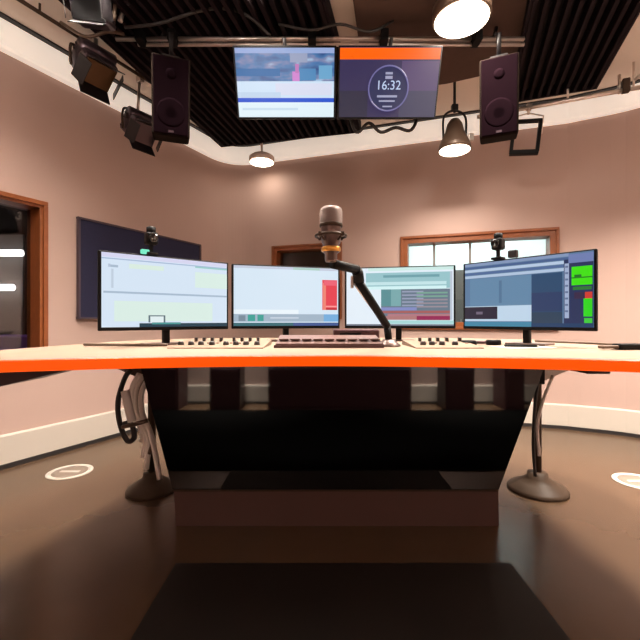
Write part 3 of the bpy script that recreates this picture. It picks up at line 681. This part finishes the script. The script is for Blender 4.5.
def webcam(label, loc, yaw, led):
    t = thing('webcam', label, 'camera', loc, yaw)
    MB().box((0, 0.012, 0.006), (0.05, 0.05, 0.012), bev=0.003).box((0, 0.012, 0.028), (0.014, 0.014, 0.04)).build('clip', M['black'], t)
    b = MB().box((0, 0.012, 0.075), (0.052, 0.05, 0.056), bev=0.010).lathe([(0.02, 0), (0.02, 0.03), (0.012, 0.034), (0.001, 0.034)], None, Tm(0, 0.012, 0.095)).build('body', M['black'], t)
    MB().lathe([(0.019, 0), (0.019, 0.014), (0.012, 0.012), (0.001, 0.010)], None, Tm(0, -0.012, 0.075) @ Rm(PI / 2, 'X')).build('lens', M['gloss'], b)
    if led: MB().box((-0.03, 0.0, 0.012), (0.035, 0.02, 0.02), bev=0.004).build('indicator', M['greenled'], t, 'pale green light')
    else: MB().box((0.07, 0.014, 0.02), (0.04, 0.03, 0.035), bev=0.005).build('side_unit', M['blackmetal'], t)
    return t
mz = T + 0.07 + 0.336
webcam('black webcam with a pale green light on top of the leftmost monitor', (-0.751, 1.788, mz), R(39.9), True)
webcam('black webcam with a side block on top of the rightmost monitor', (0.85, 1.921, mz), -R(49.9), False)

# ------------------------------------------------------------------ desk equipment
def wedge(mb, x0, x1, y0, y1, h0, h1, m=None):
    return hexa(mb, [(x0, y0, 0), (x1, y0, 0), (x1, y1, 0), (x0, y1, 0)], [(x0, y0, h0), (x1, y0, h0), (x1, y1, h1), (x0, y1, h1)], m)
def console(label, x0, x1, xs_front, xs_back):
    y0, y1 = 1.62, 1.90
    t = thing('control_panel', label, 'control panel', ((x0 + x1) / 2, y0, T), group=None)
    cx = (x0 + x1) / 2
    wedge(MB(), x0 - cx, x1 - cx, 0, y1 - y0, 0.004, 0.022).build('body', M['panel'], t)
    for x in xs_front:
        k = MB().lathe([(0.013, 0), (0.013, 0.004), (0.011, 0.014), (0.009, 0.016), (0.001, 0.016)], None, Tm(x - cx, 0.09, 0.0095), n=16).build('knob', M['knob'], t)
    for x in xs_back:
        s = MB().box((x - cx, 0.225, 0.0188), (0.004, 0.07, 0.001)).build('fader_slot', M['black'], t)
        MB().box((x - cx, 0.215, 0.027), (0.013, 0.022, 0.018), bev=0.003).build('fader_cap', M['knob'], s)
    for i, x in enumerate(xs_back):
        MB().box((x - cx + 0.004, 0.14, 0.0145), (0.012, 0.009, 0.006), bev=0.001).build('button', M['slab'], t)
    return t
kf = [(px - 320) / F * 1.71 for px in (181, 191, 201, 212, 226, 236, 246, 257)]
kb = [(px - 320) / F * 1.83 for px in (196, 204, 212, 221, 234, 242, 250, 258)]
console('cream control panel with a long row of black knobs left of the microphone', -0.62, -0.23, kf, kb)
kf = [(px - 320) / F * 1.71 for px in (423, 432, 442, 455)]
kb = [(px - 320) / F * 1.83 for px in (420, 430, 438, 447, 460)]
console('cream control panel with a short row of black knobs right of the microphone arm', 0.39, 0.665, kf, kb)
t = thing('keyboard_console', 'mauve brown sloping console in the middle of the desk', 'console', (0.045, 1.66, T))
wedge(MB(), -0.23, 0.215, 0, 0.2, 0.018, 0.046).build('body', M['slab'], t)
MB().box((-0.008, -0.004, 0.006), (0.455, 0.012, 0.012)).build('front_rail', M['slabdark'], t)
for i in range(9):
    MB().box((-0.20 + i * 0.049, 0.1, 0.0335), (0.04, 0.12, 0.006), None, Tm(0, 0, 0) , bev=0.001).build('key_block', M['nickel'] if i in (5, 6, 7) else M['slab'], t)
t = thing('talkback_box', 'dark red low box on the desk just behind the sloping console', 'box', (0.175, 1.97, T))
MB().box((0, 0, 0.035), (0.22, 0.11, 0.07), bev=0.006).build('casing', M['slabdark'], t)
MB().box((-0.03, -0.057, 0.04), (0.1, 0.004, 0.03)).build('face_plate', M['black'], t)
o = MB().box((0, 0, 0), (0.05, 0.03, 0.025), bev=0.004).build('block', M['gold']); o.location = (-0.005, 1.98, T + 0.0125)
tag(o, 'small orange block behind the sloping console, left of the dark red box', 'block')
o = MB().box((0, 0, 0), (0.04, 0.03, 0.03), bev=0.006).build('block', M['paper']); o.location = (-0.09, 2.0, T + 0.015)
tag(o, 'small white block behind the sloping console, left of the orange block', 'block')
# left: small black post, slim tray
cable('desk_cable', 'dark cable lying along the desk edge below the leftmost monitor', [(-1.05, 1.78, T + 0.007), (-0.9, 1.77, T + 0.007), (-0.78, 1.75, T + 0.007), (-0.665, 1.742, T + 0.008)], 0.006, 'cableb')
# right: paper with pens, dark handset, cable
o = MB().box((0, 0, 0.001), (0.21, 0.15, 0.002)).build('paper_sheet', M['paper']); o.location = (0.86, 1.70, T); o.rotation_euler = (0, 0, R(12))
tag(o, 'white paper sheet on the desk below the rightmost monitor', 'paper')
t = thing('pen', 'dark pen lying on the white paper sheet', 'pen', (0.85, 1.68, T + 0.0075), R(-15))
MB().tube([(-0.07, 0, 0), (0.055, 0, 0)], 0.005, spline=False).build('barrel', M['black'], t)
MB().tube([(0.055, 0, 0), (0.07, 0, 0)], [0.004, 0.001], spline=False).build('tip', M['steel'], t)
t = thing('headset', 'dark headset lying between the right control panel and the paper', 'headset', (0.735, 1.84, T), R(20))
MB().tube([(-0.07, 0, 0.012), (-0.05, 0.06, 0.01), (0.0, 0.085, 0.01), (0.05, 0.06, 0.01), (0.07, 0, 0.012)], 0.008).build('headband', M['slabdark'], t)
for sx in (-1, 1): MB().lathe([(0.03, -0.012), (0.034, -0.007), (0.034, 0.007), (0.03, 0.012)], None, Tm(0.07 * sx, -0.01, 0.0125), n=20).build('ear_cup', M['black'], t)
t = thing('handset', 'black handset lying on the desk at the right edge of the photo', 'handset', (1.205, 1.56, T), R(8))
MB().box((0, 0, 0.013), (0.11, 0.05, 0.022), bev=0.006).build('body', M['black'], t)
MB().box((-0.09, 0.0, 0.012), (0.07, 0.03, 0.012), bev=0.004).build('grip', M['cableb'], t)
cable('desk_cable', 'brown cable lying behind the handset on the right of the desk', [(1.13, 2.10, T + 0.007), (1.21, 2.0, T + 0.007), (1.29, 1.88, T + 0.007), (1.34, 1.72, T + 0.007)], 0.006, 'cableb')

# microphone on its arm
def P3(px, py, Yd): return Vector(((px - 320) / F * Yd, Yd, H + (320 - py) / F * Yd))
A0 = P3(389, 345, 1.76); A0.z = T
t = thing('boom_arm', 'black jointed microphone arm clamped to the desk in front of the third monitor', 'boom arm', A0)
e0 = P3(387, 326, 1.75) - A0; e1 = P3(359, 282, 1.62) - A0; e2 = P3(357, 271, 1.60) - A0; e3 = P3(333, 264, 1.46) - A0
MB().lathe([(0.05, 0), (0.05, 0.006), (0.034, 0.02), (0.026, 0.03), (0.001, 0.03)]).build('base', M['nickel'], t)
MB().tube([(0, 0, 0.02), e0], 0.016, spline=False).build('post', M['black'], t)
MB().tube([e0, e1], 0.0175, spline=False, n=12).build('lower_arm', M['black'], t)
MB().tube([e0 + Vector((-0.02, 0.02, 0.02)), e1 + Vector((-0.02, 0.02, -0.0))], 0.006, spline=False).build('spring', M['steel'], t)
MB().tube([e1, (e1 + e2) / 2 + Vector((0, 0, 0.01)), e2], 0.022, spline=False, n=12).build('elbow', M['black'], t)
MB().tube([e2 + Vector((0, 0, 0.006)), e3], 0.018, spline=False, n=12).build('upper_arm', M['black'], t)
MB().box(e1 + Vector((-0.028, 0, 0.0)), (0.012, 0.02, 0.05), bev=0.003).build('joint_knob', M['steel'], t)
m0 = P3(331, 262, 1.44)
t = thing('microphone', 'large nickel studio microphone hanging upright on the black arm', 'microphone', m0)
k = 1.44 / F
def zz(py): return (262 - py) * k
MB().lathe([(0.018, zz(262)), (0.022, zz(260)), (0.022, zz(254)), (0.030, zz(252)), (0.030, zz(244)), (0.034, zz(243)), (0.036, zz(228)), (0.036, zz(225))]).build('body', M['nickel'], t)
MB().lathe([(0.0385, zz(226)), (0.0405, zz(224)), (0.0405, zz(212)), (0.038, zz(209)), (0.030, zz(207.5)), (0.001, zz(207))]).build('grille', M['mesh'], t)
MB().lathe([(0.041, zz(227)), (0.042, zz(226)), (0.042, zz(224.5)), (0.041, zz(224))]).build('grille_band', M['darksteel'], t)
MB().lathe([(0.031, zz(252)), (0.035, zz(251)), (0.035, zz(248)), (0.031, zz(247))]).build('gold_ring', M['gold'], t, 'gold ring')
sm = MB()
rr = [(0.055 * math.cos(a), 0.055 * math.sin(a), zz(236)) for a in [2 * PI * i / 24 for i in range(24)]]
sm.tube(rr, 0.005, spline=False, closed=True, n=8)
for i in range(4):
    a = PI / 4 + i * PI / 2
    sm.tube([(0.055 * math.cos(a), 0.055 * math.sin(a), zz(236)), (0.034 * math.cos(a), 0.034 * math.sin(a), zz(241))], 0.004, spline=False, n=6)
    sm.box((0.055 * math.cos(a), 0.055 * math.sin(a), zz(236)), (0.014, 0.014, 0.016), bev=0.003)
sm.tube([(0, 0.055, zz(236)), (0.01, 0.05, zz(250)), (0.012, 0.02, zz(261))], 0.007, n=8)
sm.build('shock_mount', M['darksteel'], t)

# floor plates ---------------------------------------------------------------
for (X, Y_, w) in ((-1.5625, 2.5, 'left'), (1.87, 2.35, 'right')):
    t = thing('floor_outlet', 'round white floor outlet plate on the brown floor at the %s' % w, 'floor outlet', (X, Y_, 0))
    MB().lathe([(0.128, 0), (0.128, 0.004), (0.112, 0.007), (0.112, 0.003), (0.10, 0.003)]).build('rim', M['outlet'], t)
    MB().lathe([(0.10, 0.0005), (0.10, 0.004), (0.07, 0.004), (0.001, 0.004)]).build('lid', M['outletring'], t)
    MB().box((0, 0, 0.0045), (0.12, 0.025, 0.002)).build('flap', M['outlet'], t)

# ------------------------------------------------------------------ world, camera, view
w = bpy.data.worlds.new('World'); bpy.context.scene.world = w; w.use_nodes = True
w.node_tree.nodes['Background'].inputs[0].default_value = (0.02, 0.02, 0.02, 1)
cam = bpy.data.cameras.new('camera'); co = bpy.data.objects.new('camera', cam); C.objects.link(co)
co.location = (0, 0, H); co.rotation_euler = (PI / 2, 0, 0)
cam.sensor_width = 36; cam.lens = 36 * F / 640; cam.clip_start = 0.05
sc = bpy.context.scene
sc.camera = co
vs_ = sc.view_settings
sc.display_settings.display_device = 'sRGB'
vs_.view_transform = 'Standard'; vs_.look = 'None'; vs_.gamma = 1.0; vs_.use_curve_mapping = False; vs_.exposure = 0.0
